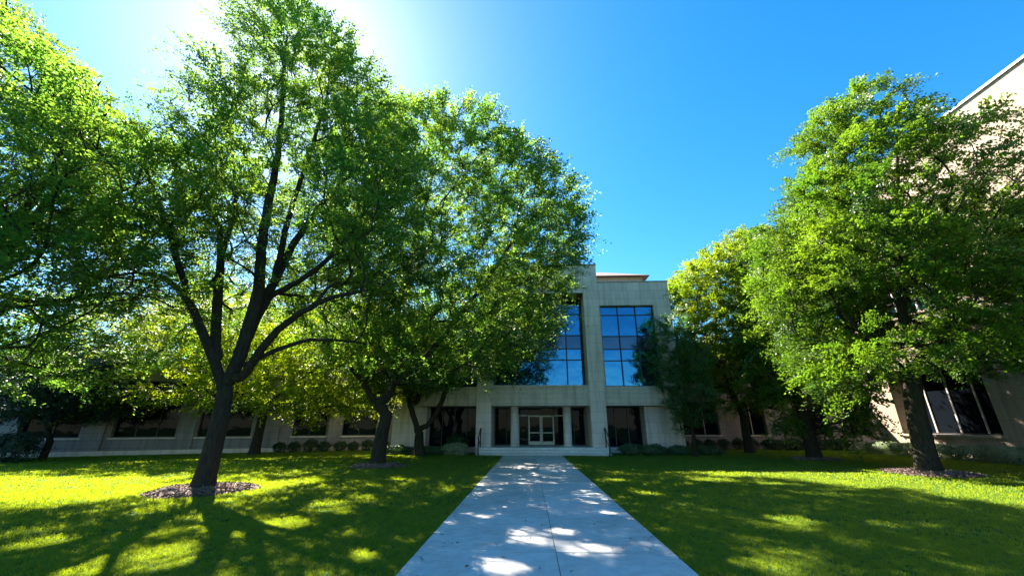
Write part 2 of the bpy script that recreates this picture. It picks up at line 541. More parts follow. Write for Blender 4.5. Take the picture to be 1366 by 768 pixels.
# left bay (lower)
part('upper_wall', [(-8.9, PL0, 26.15, 27.3, 7.3, 8.45), (-8.9, -7.6, 26.15, 27.3, 4.05, 7.3)], 'stone')
part('balcony_band', [(-8.2, PL0, 26.12, 27.8, 2.86, 4.05)], 'stone_band')
part('coping', [(-8.94, PL0-.05, 26.1, 36, 8.453, 8.52)], 'coping', 0.005)
window(CB, -7.6, PL0, 4.05, 7.3, 26.45, 3, (5.2,), gmat='glass_blue', shift=SH, fw=0.065, label='blue glass window left of the portal')
part('pier', [(-8.9, -6.7, 26.75, 29.6, 0, 2.86)], 'stone')
window(CB, -6.7, PL0, 0.35, 2.86, 27.9, 4, (), shift=SH)
part('plinth', [(-6.7, PL0, 27.7, 28.2, 0, 0.35)], 'stone')
# lobby
for cx in (-0.95, 2.45):
    c = MB(SH)
    zs = [0.42, 0.50, 0.501, 2.78, 2.781, 2.858]
    rs = [0.31, 0.31, 0.265, 0.265, 0.30, 0.30]
    c.tube([(cx, 26.95, z) for z in zs], rs, 28)
    c.build('column', M['stone'], CB, smooth=True)
window(CB, PL1, -0.07, 0.42, 2.86, 29.15, 3, (2.36,), shift=SH, xs=[-1.6, -0.72])
window(CB, 1.73, PR0, 0.42, 2.86, 29.15, 3, (2.36,), shift=SH, xs=[2.42, 3.1])
window(CB, -0.07, 1.73, 2.38, 2.86, 29.15, 2, (), shift=SH, name='transom_window')
part('side_light_frame', [(-0.75, -0.69, 29.05, 29.1, 0.42, 2.38), (-0.69, -0.12, 29.05, 29.1, 2.3, 2.38)], 'door_frame', 0)
part('side_light_frame', [(2.36, 2.44, 29.05, 29.1, 0.42, 2.38), (1.78, 2.36, 29.05, 29.1, 2.3, 2.38)], 'door_frame', 0)
for x0, x1, hx in ((-0.06, 0.82, 0.73), (0.84, 1.72, 0.93)):
    d = part('door', [(x0, x0+.09, 29.0, 29.06, .44, 2.36), (x1-.09, x1, 29.0, 29.06, .44, 2.36), (x0+.09, x1-.09, 29.0, 29.06, .44, .66), (x0+.09, x1-.09, 29.0, 29.06, 2.26, 2.36), (x0+.09, x1-.09, 29.005, 29.055, 1.18, 1.25)], 'door_frame', 0.004)
    q = MB(SH)
    q.quad((x0+.05, 29.03, .5), (x1-.05, 29.035, .5), (x1-.05, 29.03, 2.3), (x0+.05, 29.028, 2.3))
    q.build('glass', M['glass_dark'], d)
    q = MB(SH)
    q.tube([(hx, 28.99, 1.05), (hx, 28.94, 1.07), (hx, 28.94, 1.55), (hx, 28.99, 1.57)], 0.014, 8)
    q.build('handle', M['metal_grey'], d)
st = part('entrance_steps', [(-3.12, 4.74, 24.76, 25.14, 0, .14), (-3.12, 4.74, 25.14, 25.52, 0, .28), (-3.12, 4.74, 25.52, 29.3, 0, .42)], 'concrete', 0.012)
# penthouse with hipped roof
part('penthouse_wall', [(-2, 11.2, 36.3, 44, 11, 15.35)], 'stone_warm', 0)
rf = MB(SH)
a, b, c, d = (-2.6, 35.7, 15.35), (11.8, 35.7, 15.35), (11.8, 44.6, 15.35), (-2.6, 44.6, 15.35)
e, f = (1.2, 40.1, 17.4), (8.4, 40.1, 17.4)
rf.quad(a, b, f, e); rf.quad(b, c, f); rf.quad(c, d, e, f); rf.quad(d, a, e); rf.quad(d, c, b, a)
rf.build('roof', M['roof'], CB)

# handrails
def rail(name, x, sgn, label):
    t = thing(name, (x, 25.1, 0), 0, label, 'handrail')
    fr, bk = -0.42, 0.62
    m = MB(); m.tube([(0, fr, 0), (0, fr, 1.0)], .036, 10); m.build('post', M['metal'], t, smooth=True)
    m = MB(); m.tube([(0, bk, .3), (0, bk, 1.5)], .036, 10); m.build('post', M['metal'], t, smooth=True)
    m = MB(); m.tube([(0, fr-.22, .93), (0, fr-.18, 1.0), (0, fr, 1.02), (0, bk-.03, 1.5), (0, bk+.25, 1.52), (0, bk+.32, 1.44), (0, bk+.28, 1.36)], .034, 10); m.build('handrail_bar', M['metal'], t, smooth=True)
    m = MB(); m.tube([(0, fr, .5), (0, bk, .93)], .024, 8); m.build('lower_bar', M['metal'], t, smooth=True)
rail('stair_railing', -3.0, -1, 'dark metal handrail on the left side of the entrance steps')
rail('stair_railing', 4.62, 1, 'metal handrail on the right side of the entrance steps')

# ------------------------------------------------------------------ left wing (angled)
ang = math.atan2(9.0, 17.2)
O = Vector((-33.0, 19.25, 0))
LW = thing('wing_building', O, ang, 'low limestone wing with dark recessed windows behind the left trees', 'building')
ux, uy = math.cos(ang), math.sin(ang)
def u_of(px):      # where a bearing meets the wing's line
    a = math.atan((px - 706) / 555.7)
    dx, dy = math.sin(a), math.cos(a)
    # O + u*U = t*D
    det = ux * (-dy) - uy * (-dx)
    return ((-O.x) * (-dy) - (-O.y) * (-dx)) / det
wins = [(u_of(a), u_of(b)) for a, b in ((-10, 82), (128, 220), (250, 326), (384, 431), (453, 500))]
LH = 5.5
LEN = 26.6
wb = MB()
wall_openings(wb, LEN, 0, LH, 0.6, [(a, b, 1.0, 4.3) for a, b in wins])
wb.build('wall', M['stone_wing_shaded'], LW)
bb = MB(); bb.box(0, LEN, 0.601, 9, 0, LH - .02); bb.build('rear_wall', M['stone_wing_shaded'], LW)
for a, b in wins:
    window(LW, a, b, 1.0, 4.3, 0.42, 3 if b - a > 3 else 2, ())
    s_ = MB(); s_.box(a - .12, b + .12, -.07, .35, .90, .997); s_.build('sill', M['stone'], LW, bevel=.01)
edges = [0.6] + [0.5 * (wins[i][1] + wins[i+1][0]) for i in range(4)] + [26.0]
for x in edges:
    pb = MB(); pb.box(x - .42, x + .42, -.16, -.003, 0, LH)
    pb.build('pilaster', M['stone_wing_shaded'], LW, bevel=.012)
cp = MB(); cp.box(-.05, LEN + .05, -.22, 9, LH + .003, LH + .12); cp.build('coping', M['coping'], LW)
bp = MB(); bp.box(0, LEN, -.21, -.163, 0, .28); bp.build('plinth', M['stone'], LW, bevel=.01)
# wall lamp on the last pilaster
wl = MB(); wl.box(25.9, 26.15, -.34, -.165, 2.0, 2.36); wl.box(25.87, 26.18, -.37, -.165, 2.361, 2.41)
t = link('wall_lamp', None, None, (O.x, O.y, 0), ang)
tag(t, 'small dark box lamp on the end pilaster of the left wing', 'lamp')
wl.build('lamp_housing', M['metal'], t, bevel=.01)

# ------------------------------------------------------------------ right wing
RW = thing('wing_building', (9.77, 33, 0), 0, 'low limestone wing in shade behind the right trees', 'building')
rwins = [(2.0, 5.0), (6.7, 8.6), (10.8, 13.4), (14.8, 16.6)]
RH = 8.0
wb = MB(); wall_openings(wb, 18.5, 0, RH, 0.6, [(a, b, 1.0, 3.5) for a, b in rwins] + [(a, b, 4.9, 7.0) for a, b in rwins]); wb.build('wall', M['stone_wing_shaded'], RW)
bb = MB(); bb.box(0, 18.5, .601, 9, 0, RH - .02); bb.build('rear_wall', M['stone_wing_shaded'], RW)
for a, b in rwins:
    window(RW, a, b, 1.0, 3.5, .42, 3 if b - a > 2.8 else 2, (), mulmat='frame_light')
    window(RW, a, b, 4.9, 7.0, .42, 3 if b - a > 2.8 else 2, ())
    s_ = MB(); s_.box(a - .1, b + .1, -.06, .35, .92, .997); s_.build('sill', M['stone'], RW, bevel=.01)
cp = MB(); cp.box(0.05, 18.5, -.08, 9, RH + .003, RH + .1); cp.build('coping', M['coping'], RW)

# ------------------------------------------------------------------ tall sunlit side building
SB = thing('side_building', (23, 28.5, 0), R(-90), 'tall sunlit warm limestone building along the right side of the lawn', 'building')
SHH = 17.55
grp = [(1.75, 7.2), (10.3, 15.0), (18.3, 23.0)]
rows = [(1.2, 4.9), (8.0, 11.6)]
wb = MB(); wall_openings(wb, 27, 0, SHH, 1.0, [(a, b, c, d) for a, b in grp for c, d in rows]); wb.build('wall', M['stone_warm'], SB)
bb = MB(); bb.box(0, 27, 1.001, 10, 0, SHH - .02); bb.build('rear_wall', M['stone_warm'], SB)
for a, b in grp:
    for k, (c, d) in enumerate(rows):
        window(SB, a, b, c, d, .82, 4, () if k == 0 else (9.8,), mulmat='frame_light', fw=.075, gmat='glass_dark' if k == 0 else 'glass_blue')
        s_ = MB(); s_.box(a - .15, b + .15, -.10, .75, c - .13, c - .003); s_.build('sill', M['stone_warm'], SB, bevel=.012)
cp = MB(); cp.box(-.08, 27.08, -.10, 10, SHH + .003, SHH + .14); cp.build('coping', M['coping'], SB, bevel=.01)
bp = MB(); bp.box(0.002, 27, -.06, -.003, 0, .5); bp.build('plinth', M['stone_warm'], SB, bevel=.01)

# ------------------------------------------------------------------ trees
def resample(pts, step):
    out = [pts[0]]
    for a, b in zip(pts[:-1], pts[1:]):
        n = max(1, int(round((b - a).length / step)))
        for i in range(1, n + 1):
            out.append(a.lerp(b, i / n))
    return out

def smooth_line(pts, it=2):
    pts = [Vector(p) for p in pts]
    for _ in range(it):
        q = [pts[0]]
        for a, b in zip(pts[:-1], pts[1:]):
            q += [a.lerp(b, .25), a.lerp(b, .75)]
        q.append(pts[-1])
        pts = q
    return pts

def inside(poly, x, z):
    r = False
    n = len(poly)
    for i in range(n):
        x1, z1 = poly[i]
        x2, z2 = poly[(i+1) % n]
        if (z1 > z) != (z2 > z) and x < (x2-x1)*(z-z1)/(z2-z1)+x1:
            r = not r
    return r

def span(poly, z):
    c = []
    n = len(poly)
    for i in range(n):
        x1, z1 = poly[i]
        x2, z2 = poly[(i+1) % n]
        if (z1 > z) != (z2 > z):
            c.append((x2-x1)*(z-z1)/(z2-z1)+x1)
    return min(c), max(c)

# gaps in the crowns that let sun patches through to the ground: ground point and radius
GAPS = [(0.13, 6.74, 0.34), (0.78, 6.28, 0.36), (-0.3, 5.49, 0.27), (0.5, 7.18, 0.2), (-0.87, 8.26, 0.14), (-1.39, 7.71, 0.12), (-4.3, 7.59, 0.5), (-4.69, 5.82, 0.42), (-5.28, 5.34, 0.3), (-2.25, 5.96, 0.18), (-7.15, 6.32, 0.35), (-5.75, 8.0, 0.35), (4.74, 8.25, 0.28), (6.11, 8.02, 0.25), (2.85, 5.7, 0.25), (5.68, 14.08, 0.5), (3.03, 11.05, 0.25), (-4.24, 9.2, 0.5), (-13.05, 13.3, 0.7), (2.7, 13.96, 0.3)]

def crown_points(poly, yc, dscale, dmax, n, spacing, clip, thr=-0.12, nscale=0.42, seed=0, core=0.55, front=0.0):
    xs = [p[0] for p in poly]; zs = [p[1] for p in poly]
    acc = np.zeros((0, 3))
    tries = 0
    rr = random.Random(seed)
    while len(acc) < n and tries < n * 90:
        tries += 1
        x, z = rr.uniform(min(xs), max(xs)), rr.uniform(min(zs), max(zs))
        if not (inside(poly, x-.5, z) and inside(poly, x+.5, z) and inside(poly, x, z+.5) and inside(poly, x, z-.3)): continue
        a, b = span(poly, z)
        h = (b - a) / 2
        xc = (a + b) / 2
        dh = min(dmax, dscale * math.sqrt(max(0.0, h*h - (x-xc)**2)) + 0.3)
        t = rr.uniform(-1, 1)
        y = yc + t * dh
        e = math.hypot((x - xc) / h, t)
        if e < core and rr.random() < 0.55: continue
        if front and t < 0.05 and z < min(zs) + .72 * (max(zs) - min(zs)) and abs(x - xc) < .8 * h and rr.random() < front: continue
        if clip and not clip(x, y, z): continue
        q = noise.noise(Vector((x * nscale + seed * 7.1, y * nscale, z * nscale * 1.5)))
        if q < thr: continue
        p = np.array((x, y, z))
        if len(acc) and ((acc - p) ** 2 * (1, 1, 1.7)).sum(1).min() < spacing ** 2: continue
        acc = np.vstack([acc, p])
    return acc

def make_tree(name, base, trunk, limbs, poly, yc, radius, leafmat, label, n=500, spacing=0.85, dscale=0.85, dmax=5.0,
              K=8, Ml=20, spread=0.85, leaf=(0.115, 0.062), droop=0.25, clip=None, seed=1, thr=-0.12, core=0.55, kind='tree', group=None, flat=0.7, up=0.25, front=0.0):
    rr = random.Random(seed)
    rg = np.random.default_rng(seed)
    B = Vector(base)
    nodes, parent, minr = [], [], []
    tl = resample(smooth_line(trunk), .28)
    for i, p in enumerate(tl):
        nodes.append(p); parent.append(i - 1); minr.append(radius * (1 - .22 * i / len(tl)))
    top = len(nodes) - 1
    for line, r0 in limbs:
        # attach to the nearest existing node
        ln = [Vector(p) for p in line]
        j = min(range(len(nodes)), key=lambda k: (nodes[k] - ln[0]).length)
        pts = resample(smooth_line([nodes[j]] + ln, 2), .3)[1:]
        pv = j
        for i, p in enumerate(pts):
            jit = Vector([rr.uniform(-1, 1) for _ in range(3)]) * .02
            nodes.append(p + jit); parent.append(pv); minr.append(r0 * .86 * (1 - i / len(pts)) ** .8 + .012)
            pv = len(nodes) - 1
    P = crown_points(poly, yc, dscale, dmax, n, spacing, clip, thr=thr, seed=seed, core=core, front=front)
    print(name, seed, 'clumps', len(P), 'of', n)
    tp = np.array(nodes[top])
    order = np.argsort(((P - tp) ** 2 * (1, 1, .8)).sum(1))
    pl = [0.0] * len(nodes)
    for i in range(len(nodes)):
        if parent[i] >= 0: pl[i] = pl[parent[i]] + (nodes[i] - nodes[parent[i]]).length
    NA = np.array([tuple(v) for v in nodes]); PA = np.array(pl)
    zfork = nodes[top].z - 0.25
    tips = []
    for k in order:
        p = P[k]
        d = np.sqrt(((NA - p) ** 2).sum(1))
        below = NA[:, 2] - p[2]
        cost = d + .22 * PA + np.where(below > 0, below * .9, 0) + np.where(NA[:, 2] < zfork, 50, 0)
        j = int(cost.argmin())
        a, b = nodes[j], Vector(p)
        ln = (b - a).length
        pd = (a - nodes[parent[j]]).normalized() if parent[j] >= 0 else Vector((0, 0, 1))
        mid = a + pd * ln * .35 + (b - a) * .15 + Vector((0, 0, .06 * ln))
        cnt = max(2, int(ln / .38))
        pv = j
        new = []
        for i in range(1, cnt + 1):
            t = i / cnt
            q = a * (1-t)**2 + mid * 2*t*(1-t) + b * t*t
            if i < cnt: q = q + Vector([rr.uniform(-1, 1) for _ in range(3)]) * .035
            nodes.append(q); parent.append(pv); minr.append(.009)
            pl.append(pl[pv] + (q - nodes[pv]).length)
            pv = len(nodes) - 1
            new.append(tuple(q))
        NA = np.vstack([NA, new]); PA = np.array(pl)
        tips.append(pv)
    N = len(nodes)
    cntd = [0] * N
    for t in tips: cntd[t] += 1
    kids = [[] for _ in range(N)]
    for i in range(N - 1, 0, -1):
        cntd[parent[i]] += cntd[i]
        kids[parent[i]].append(i)
    tot = max(1, len(tips))
    rad = [max(minr[i], radius * .8 * (max(cntd[i], 1) / tot) ** .47 * .9) for i in range(N)]
    for i in range(N):
        rad[i] = min(rad[i], rad[parent[i]]) if parent[i] >= 0 else radius
    # bark surface
    V, F = [], []
    def chain(start):
        c = [start]
        i = start
        while kids[i]:
            i = max(kids[i], key=lambda q: rad[q] * 1000 + cntd[q])
            c.append(i)
        return c
    stack = [0]
    while stack:
        s0 = stack.pop()
        c = chain(s0)
        for i in c:
            mx = c[c.index(i) + 1] if i != c[-1] else None
            for q in kids[i]:
                if q != mx: stack.append(q)
        line = c if parent[s0] < 0 else [parent[s0]] + c
        rl = [rad[c[0]] if (i == 0 and parent[s0] >= 0) else rad[q] for i, q in enumerate(line)]
        k = 18 if rl[0] > .2 else 10 if rl[0] > .07 else 6 if rl[0] > .025 else 4
        ref = None
        b0 = len(V)
        for i, q in enumerate(line):
            p = nodes[q]
            dd = nodes[line[min(i+1, len(line)-1)]] - nodes[line[max(i-1, 0)]]
            dd = dd.normalized() if dd.length > 1e-6 else Vector((0, 0, 1))
            if ref is None: ref = dd.orthogonal().normalized()
            ref = ref - dd * ref.dot(dd)
            ref = ref.normalized() if ref.length > 1e-4 else dd.orthogonal().normalized()
            sd = dd.cross(ref)
            r_ = rl[i] if i < len(line) - 1 else rl[i] * .4
            hz = p.z - B.z
            for j in range(k):
                an = 2 * math.pi * j / k
                rj = r_
                if k == 18:
                    fl = math.exp(-max(hz, 0) / .30)
                    rj = r_ * (1 + .06 * noise.noise(Vector((math.cos(an)*1.6, math.sin(an)*1.6, p.z * 1.3 + seed)))
                               + fl * (.14 + .30 * abs(math.sin(an * 2.5 + seed))))
                v = p + (ref * math.cos(an) + sd * math.sin(an)) * rj
                V.append((v.x - B.x, v.y - B.y, max(v.z - B.z, -.05)))
        for i in range(len(line) - 1):
            for j in range(k):
                j2 = (j + 1) % k
                F.append((b0+i*k+j, b0+i*k+j2, b0+(i+1)*k+j2, b0+(i+1)*k+j))
    t = thing(name, base, 0, label, kind, group)
    # twigs and leaves
    C = np.array([tuple(nodes[i]) for i in tips])
    n_ = len(C)
    ctr = np.array((np.mean([q[0] for q in poly]), yc, 0))
    outd = C - ctr
    outd[:, 2] = 0
    outd /= np.linalg.norm(outd, axis=1)[:, None] + 1e-6
    inner = np.array([tuple((nodes[i] - nodes[parent[i]]).normalized()) for i in tips])
    od = outd * .6 + inner * .55 + rg.normal(0, .25, (n_, 3))
    od[:, 2] = od[:, 2] * .5 + up
    od /= np.linalg.norm(od, axis=1)[:, None]
    upv = np.tile((0, 0, 1.0), (n_, 1)) * flat + rg.normal(0, .35, (n_, 3)) + outd * .35
    side = np.cross(od, upv)
    side /= np.linalg.norm(side, axis=1)[:, None] + 1e-6
    nrm = np.cross(side, od)
    a = (np.linspace(-1.25, 1.25, K)[None, :] + rg.normal(0, .22, (n_, K)))
    tl_ = spread * rg.uniform(.65, 1.15, (n_, K)) * (1 - .22 * np.abs(a))
    far = np.linalg.norm((C - C.mean(0)) / (C.std(0) + 1e-6), axis=1)
    el = (rg.random(n_) < np.clip((far - 1.0) * .8, .06, .75))
    a = np.where(el[:, None], a * .30, a)
    tl_ = np.where(el[:, None], tl_ * rg.uniform(1.35, 2.0, (n_, 1)), tl_)
    od = np.where(el[:, None], od + (0, 0, .22), od)
    od /= np.linalg.norm(od, axis=1)[:, None]
    td = od[:, None, :] * np.cos(a)[..., None] + side[:, None, :] * np.sin(a)[..., None] + nrm[:, None, :] * rg.normal(0, .28, (n_, K))[..., None]
    td /= np.linalg.norm(td, axis=2)[..., None]
    org = C[:, None, :] - od[:, None, :] * .22 * spread + rg.normal(0, .05, (n_, K, 3))
    sfr = (np.arange(Ml)[None, None, :] + rg.uniform(0, 1, (n_, K, Ml))) / Ml
    dist = tl_[..., None] * (.12 + .9 * sfr)
    lp = org[:, :, None, :] + td[:, :, None, :] * dist[..., None]
    lp[..., 2] -= droop * dist ** 2
    lp += rg.normal(0, .045, lp.shape)
    sg = np.where(rg.random((n_, K, Ml)) < .5, -1., 1.)
    nb = nrm[:, None, None, :] + rg.normal(0, .38, lp.shape)
    nb /= np.linalg.norm(nb, axis=3)[..., None]
    sd = np.cross(td[:, :, None, :], nb) * sg[..., None]
    ldv = td[:, :, None, :] * .55 + sd * .85 + rg.normal(0, .18, lp.shape)
    ldv[..., 2] -= .18
    ldv /= np.linalg.norm(ldv, axis=3)[..., None]
    wv = np.cross(ldv, nb)
    wv /= np.linalg.norm(wv, axis=3)[..., None] + 1e-6
    sc = rg.uniform(.7, 1.25, lp.shape[:3])[..., None]
    Lf, Wf = leaf
    p0 = lp.reshape(-1, 3)
    keep = np.ones(len(p0), dtype=bool)
    sv = np.array(tuple(S))
    wob = np.sin(p0[:, 0] * 3.1 + seed) * np.sin(p0[:, 1] * 2.7) * .25 + rg.normal(0, .12, len(p0))
    for gx, gy, gr in GAPS:
        rel = p0 - (gx, gy, 0)
        dd = np.linalg.norm(np.cross(rel, sv), axis=1)
        keep &= dd > gr * (1 + wob) * 1.15
    sc = sc.reshape(-1, 1)[keep]
    p0 = p0[keep]; ldv = ldv.reshape(-1, 3)[keep]; wv = wv.reshape(-1, 3)[keep]; nb = nb.reshape(-1, 3)[keep]
    ldv = (ldv * sc * Lf).reshape(-1, 3)
    wv = (wv * sc * Wf * .5).reshape(-1, 3)
    nb = (nb * sc * Wf * .16).reshape(-1, 3)
    q = np.stack([p0, p0 + ldv * .45 + wv + nb, p0 + ldv, p0 + ldv * .45 - wv + nb], 1).reshape(-1, 3) - np.array(tuple(B))
    idx = np.arange(len(q)).reshape(-1, 4)
    cm = mesh_from('crown', q, [idx], M[leafmat])
    link('crown', cm, t)
    # twigs: thin three sided spikes added to the bark mesh
    e0 = org.reshape(-1, 3); dtt = td.reshape(-1, 3) * tl_.reshape(-1, 1)
    m1 = e0 + dtt * .5; e1 = e0 + dtt
    m1[:, 2] -= droop * (tl_.reshape(-1) * .5) ** 2; e1[:, 2] -= droop * tl_.reshape(-1) ** 2
    o1 = np.cross(dtt, (0, 0, 1.)); o1 /= np.linalg.norm(o1, axis=1)[:, None] + 1e-6
    o2 = np.cross(dtt, o1); o2 /= np.linalg.norm(o2, axis=1)[:, None] + 1e-6
    tv = []
    for e, r_ in ((e0, .007), (m1, .005), (e1, .0015)):
        for aa in (0, 2.094, 4.189):
            tv.append(e + (o1 * math.cos(aa) + o2 * math.sin(aa)) * r_)
    tv = np.stack(tv, 1).reshape(-1, 3) - np.array(tuple(B))
    off = len(V)
    bq = (np.arange(len(e0)) * 9 + off)[:, None]
    fs = []
    for s_ in (0, 3):
        for j in range(3):
            fs.append(np.hstack([bq + s_ + j, bq + s_ + (j+1) % 3, bq + s_ + 3 + (j+1) % 3, bq + s_ + 3 + j]))
    allv = np.vstack([np.array(V), tv])
    bm_ = mesh_from('trunk', allv, [np.array(F)] + fs, M['bark'], smooth=True)
    link('trunk', bm_, t)
    return t

def wall_clip(x, y, z):
    # stay clear of the left wing's front and of the central building
    d = (x - O.x) * (-uy) + (y - O.y) * ux
    if d > -0.9 and x < -9 and z < 7.5: return False
    if x > -9.3 and y > 25.3 and z < 13.2 and x < 10: return False
    if x > 22.2: return False
    if x > 10 and y > 32.2: return False
    return True

T1P = [(-11.4,12.8),(-10.9,15.2),(-10.4,14.8),(-11.42,16.42),(-11.05,17.72),(-9.79,18.81),(-8.15,17.13),(-7.15,16.19),(-5.72,14.43),(-4.41,12.74),(-3.69,10.72),(-3.22,8.6),(-3.37,6.7),(-4.2,5.47),(-6.03,5.25),(-7.54,5.76),(-8.87,5.29),(-10.65,4.83),(-12.73,4.61),(-14.27,6.12),(-15.21,8.61),(-15.0,10.6),(-12.4,11.5)]
make_tree('shade_tree', (-8.65, 11.2, 0), [(-8.65,11.2,0),(-8.63,11.2,1.0),(-8.60,11.2,2.0),(-8.66,11.2,2.6)],
    [([(-9.12,11,3.5),(-9.57,10.7,4.5),(-9.88,10.4,5.16),(-10.3,10,5.62),(-10.9,9.6,5.6)], .17),
     ([(-9.05,11.1,3.5),(-9.58,11.3,4.7),(-10.23,11.6,7.28),(-11.0,11.8,8.74),(-12.2,12.1,9.9),(-13.8,12.3,11.2)], .19),
     ([(-9.88,10.4,5.3),(-10.3,9.8,6.8),(-11.3,9.4,8.8),(-12.3,9.2,10.8)], .12),
     ([(-10.1,11.5,6.9),(-9.9,11.4,8.8),(-10.6,11.2,11.2),(-11.2,11.2,14.2)], .09),
     ([(-8.53,11.2,2.9),(-8.28,11.2,5.4),(-8.63,11.2,7.25),(-8.63,11.1,9.23),(-8.66,11,11.37),(-9.1,11,14),(-9.5,11,17)], .22),
     ([(-8.62,11.3,3.6),(-8.47,11.8,5.6),(-8.28,12.2,7.53),(-7.66,12.7,9.83),(-6.58,13.2,11.8),(-6.0,13.3,14)], .19),
     ([(-8.4,11.9,6.2),(-7.9,11.2,8.6),(-7.2,10.8,11.2),(-7.0,10.6,13.8)], .13),
     ([(-8.16,11.1,2.85),(-7.47,10.8,3.95),(-6.56,10.5,4.6),(-5.49,10.2,5.0),(-4.3,9.9,5.1)], .16),
     ([(-8.3,11.3,3.3),(-7.47,12.2,4.2),(-6.62,12.8,4.4),(-5.6,13.3,4.3)], .10),
     ([(-8.47,11.8,5.5),(-6.88,11.6,6.36),(-6.1,11.4,7.11),(-5.4,11.2,8.0),(-4.2,11,8.4)], .12)],
    T1P, 11.6, .25, 'leaf', 'large spreading tree with dark forked trunk in a mulch ring, nearest on the left lawn', n=860, spacing=.68, dmax=3.5, seed=3, K=8, Ml=32, leaf=(.085,.050), front=.65, thr=-.02, flat=1.1, up=.2, clip=wall_clip)

T0P = [(-20.5,10.5),(-20.7,14.5),(-18.63,17.0),(-17.0,15.6),(-15.2,13.7),(-13.4,11.7),(-11.8,10.8),(-10.0,9.4),(-8.88,8.35),(-9.17,7.08),(-9.37,5.8),(-8.9,4.7),(-9.6,3.4),(-10.4,2.5),(-11.92,2.3),(-14.88,2.3),(-18.44,5.56)]
make_tree('shade_tree', (-14.6, 8.6, 0), [(-14.6,8.6,0),(-14.5,8.6,1.5),(-14.6,8.5,3.0)],
    [([(-13.6,8.5,4.6),(-12.6,8.4,6.6),(-11.9,8.3,8.4),(-11.6,8.2,10.2)], .17), ([(-15.6,8.5,5.0),(-16.4,8.3,8.5),(-16.8,8.2,12.5)], .20),
     ([(-14.4,8.9,5.2),(-13.9,9.2,8.5),(-13.7,9.2,12.2)], .17), ([(-13.0,7.6,3.9),(-11.6,7.0,4.3)], .12)],
    T0P, 8.5, .38, 'leaf', 'tree leaning in from the left edge with its trunk out of view', n=880, spacing=.70, dmax=3.4, seed=5, K=8, Ml=30, leaf=(.088,.050), front=.4, flat=1.1, up=.2, thr=-.16)

T2P = [(-10.82,11.68),(-9.86,15.46),(-7.97,16.8),(-6.3,17.9),(-4.9,18.8),(-3.6,17.4),(-2.2,17.7),(-0.45,16.3),(0.8,14.8),(1.55,13.5),(3.1,11.81),(2.9,9.5),(2.3,7.0),(1.1,5.2),(-1.6,3.9),(-4.2,2.9),(-7.07,3.5),(-9.23,4.2),(-10.99,6.0),(-11.17,9.12)]
make_tree('shade_tree', (-6.52, 18.1, 0), [(-6.52,18.1,0),(-6.48,18.1,1.1),(-6.32,18.1,2.1)],
    [([(-7.01,18,2.84),(-7.94,17.6,4.12),(-9.2,17,5.2),(-10.5,16.4,6.2)], .16), ([(-6.25,18.1,3.0),(-6.09,18.1,4.52),(-6.34,18,7.42),(-5.55,18,11.51),(-5,18,15)], .2),
     ([(-5.71,18,3.4),(-3.93,17.6,5.46),(-1.83,17,8.0),(-.3,16.8,10.5)], .17)],
    T2P, 18.1, .31, 'leaf', 'full leafy tree in a mulch ring between the large left tree and the path', n=1400, spacing=.68, dmax=4.8, seed=8, K=8, Ml=24, spread=.95, leaf=(.115,.064), thr=-.38, flat=1.1, up=.3)

T3P = [(-9.54,8.5),(-5.58,10.0),(-2.0,9.8),(-0.6,7.6),(-0.9,5.0),(-2.2,3.92),(-3.93,4.2),(-6.63,2.8),(-9.51,3.4),(-10.8,6.0)]
make_tree('multi_stem_tree', (-6.3, 24.2, 0), [(-6.3,24.2,0),(-6.4,24.2,.7),(-6.42,24.2,1.2)],
    [([(-6.9,24.1,2.4),(-7.4,24.1,3.7),(-8.3,23.9,6.0)], .14), ([(-6.5,24.2,3.1),(-6.7,24.1,5.1),(-5.9,23.8,8.5)], .18), ([(-5.7,24.1,1.8),(-4.9,24,3.7),(-4.5,23.8,5.5),(-3.2,23.4,7.5)], .17)],
    T3P, 23.4, .30, 'leaf', 'tree with several pale stems growing just left of the entrance steps', n=380, spacing=.85, dmax=3.4, seed=12, K=8, Ml=19, spread=1.0, leaf=(.13,.072), clip=wall_clip, thr=-.2)

k = .95
TBP = [(-27.0,3.84),(-28.5,6.81),(-28.0,8.4),(-25.0,9.4),(-21.15,9.9),(-17.1,9.9),(-12.14,9.6),(-7.35,8.2),(-5.09,6.5),(-6.8,3.5),(-9.49,2.3),(-12.11,1.9),(-14.02,1.7),(-17.04,2.3),(-21.99,2.7),(-23.32,2.4),(-25.9,3.13)]
TBP = [(x * k, 1.6 + (z - 1.6) * k) for x, z in TBP]
make_tree('shade_tree', (-16.6, 25.0, 0), [(-16.6,25.0,0),(-16.5,24.9,1.5),(-16.4,24.8,2.6)],
    [([(-17.6,24.4,4.0),(-20.5,23.5,6)], .16), ([(-14.6,24.4,4.2),(-11.5,24,6)], .15), ([(-16.4,24.4,6),(-16,24.2,8.5)], .2)],
    TBP, 23.8, .28, 'leaf_yellow', 'bright yellow green tree behind the large left tree, close to the left wing', n=900, spacing=.78, dmax=3.4, seed=17, K=8, Ml=19, spread=1.05, leaf=(.14,.08), clip=wall_clip, thr=-.22)

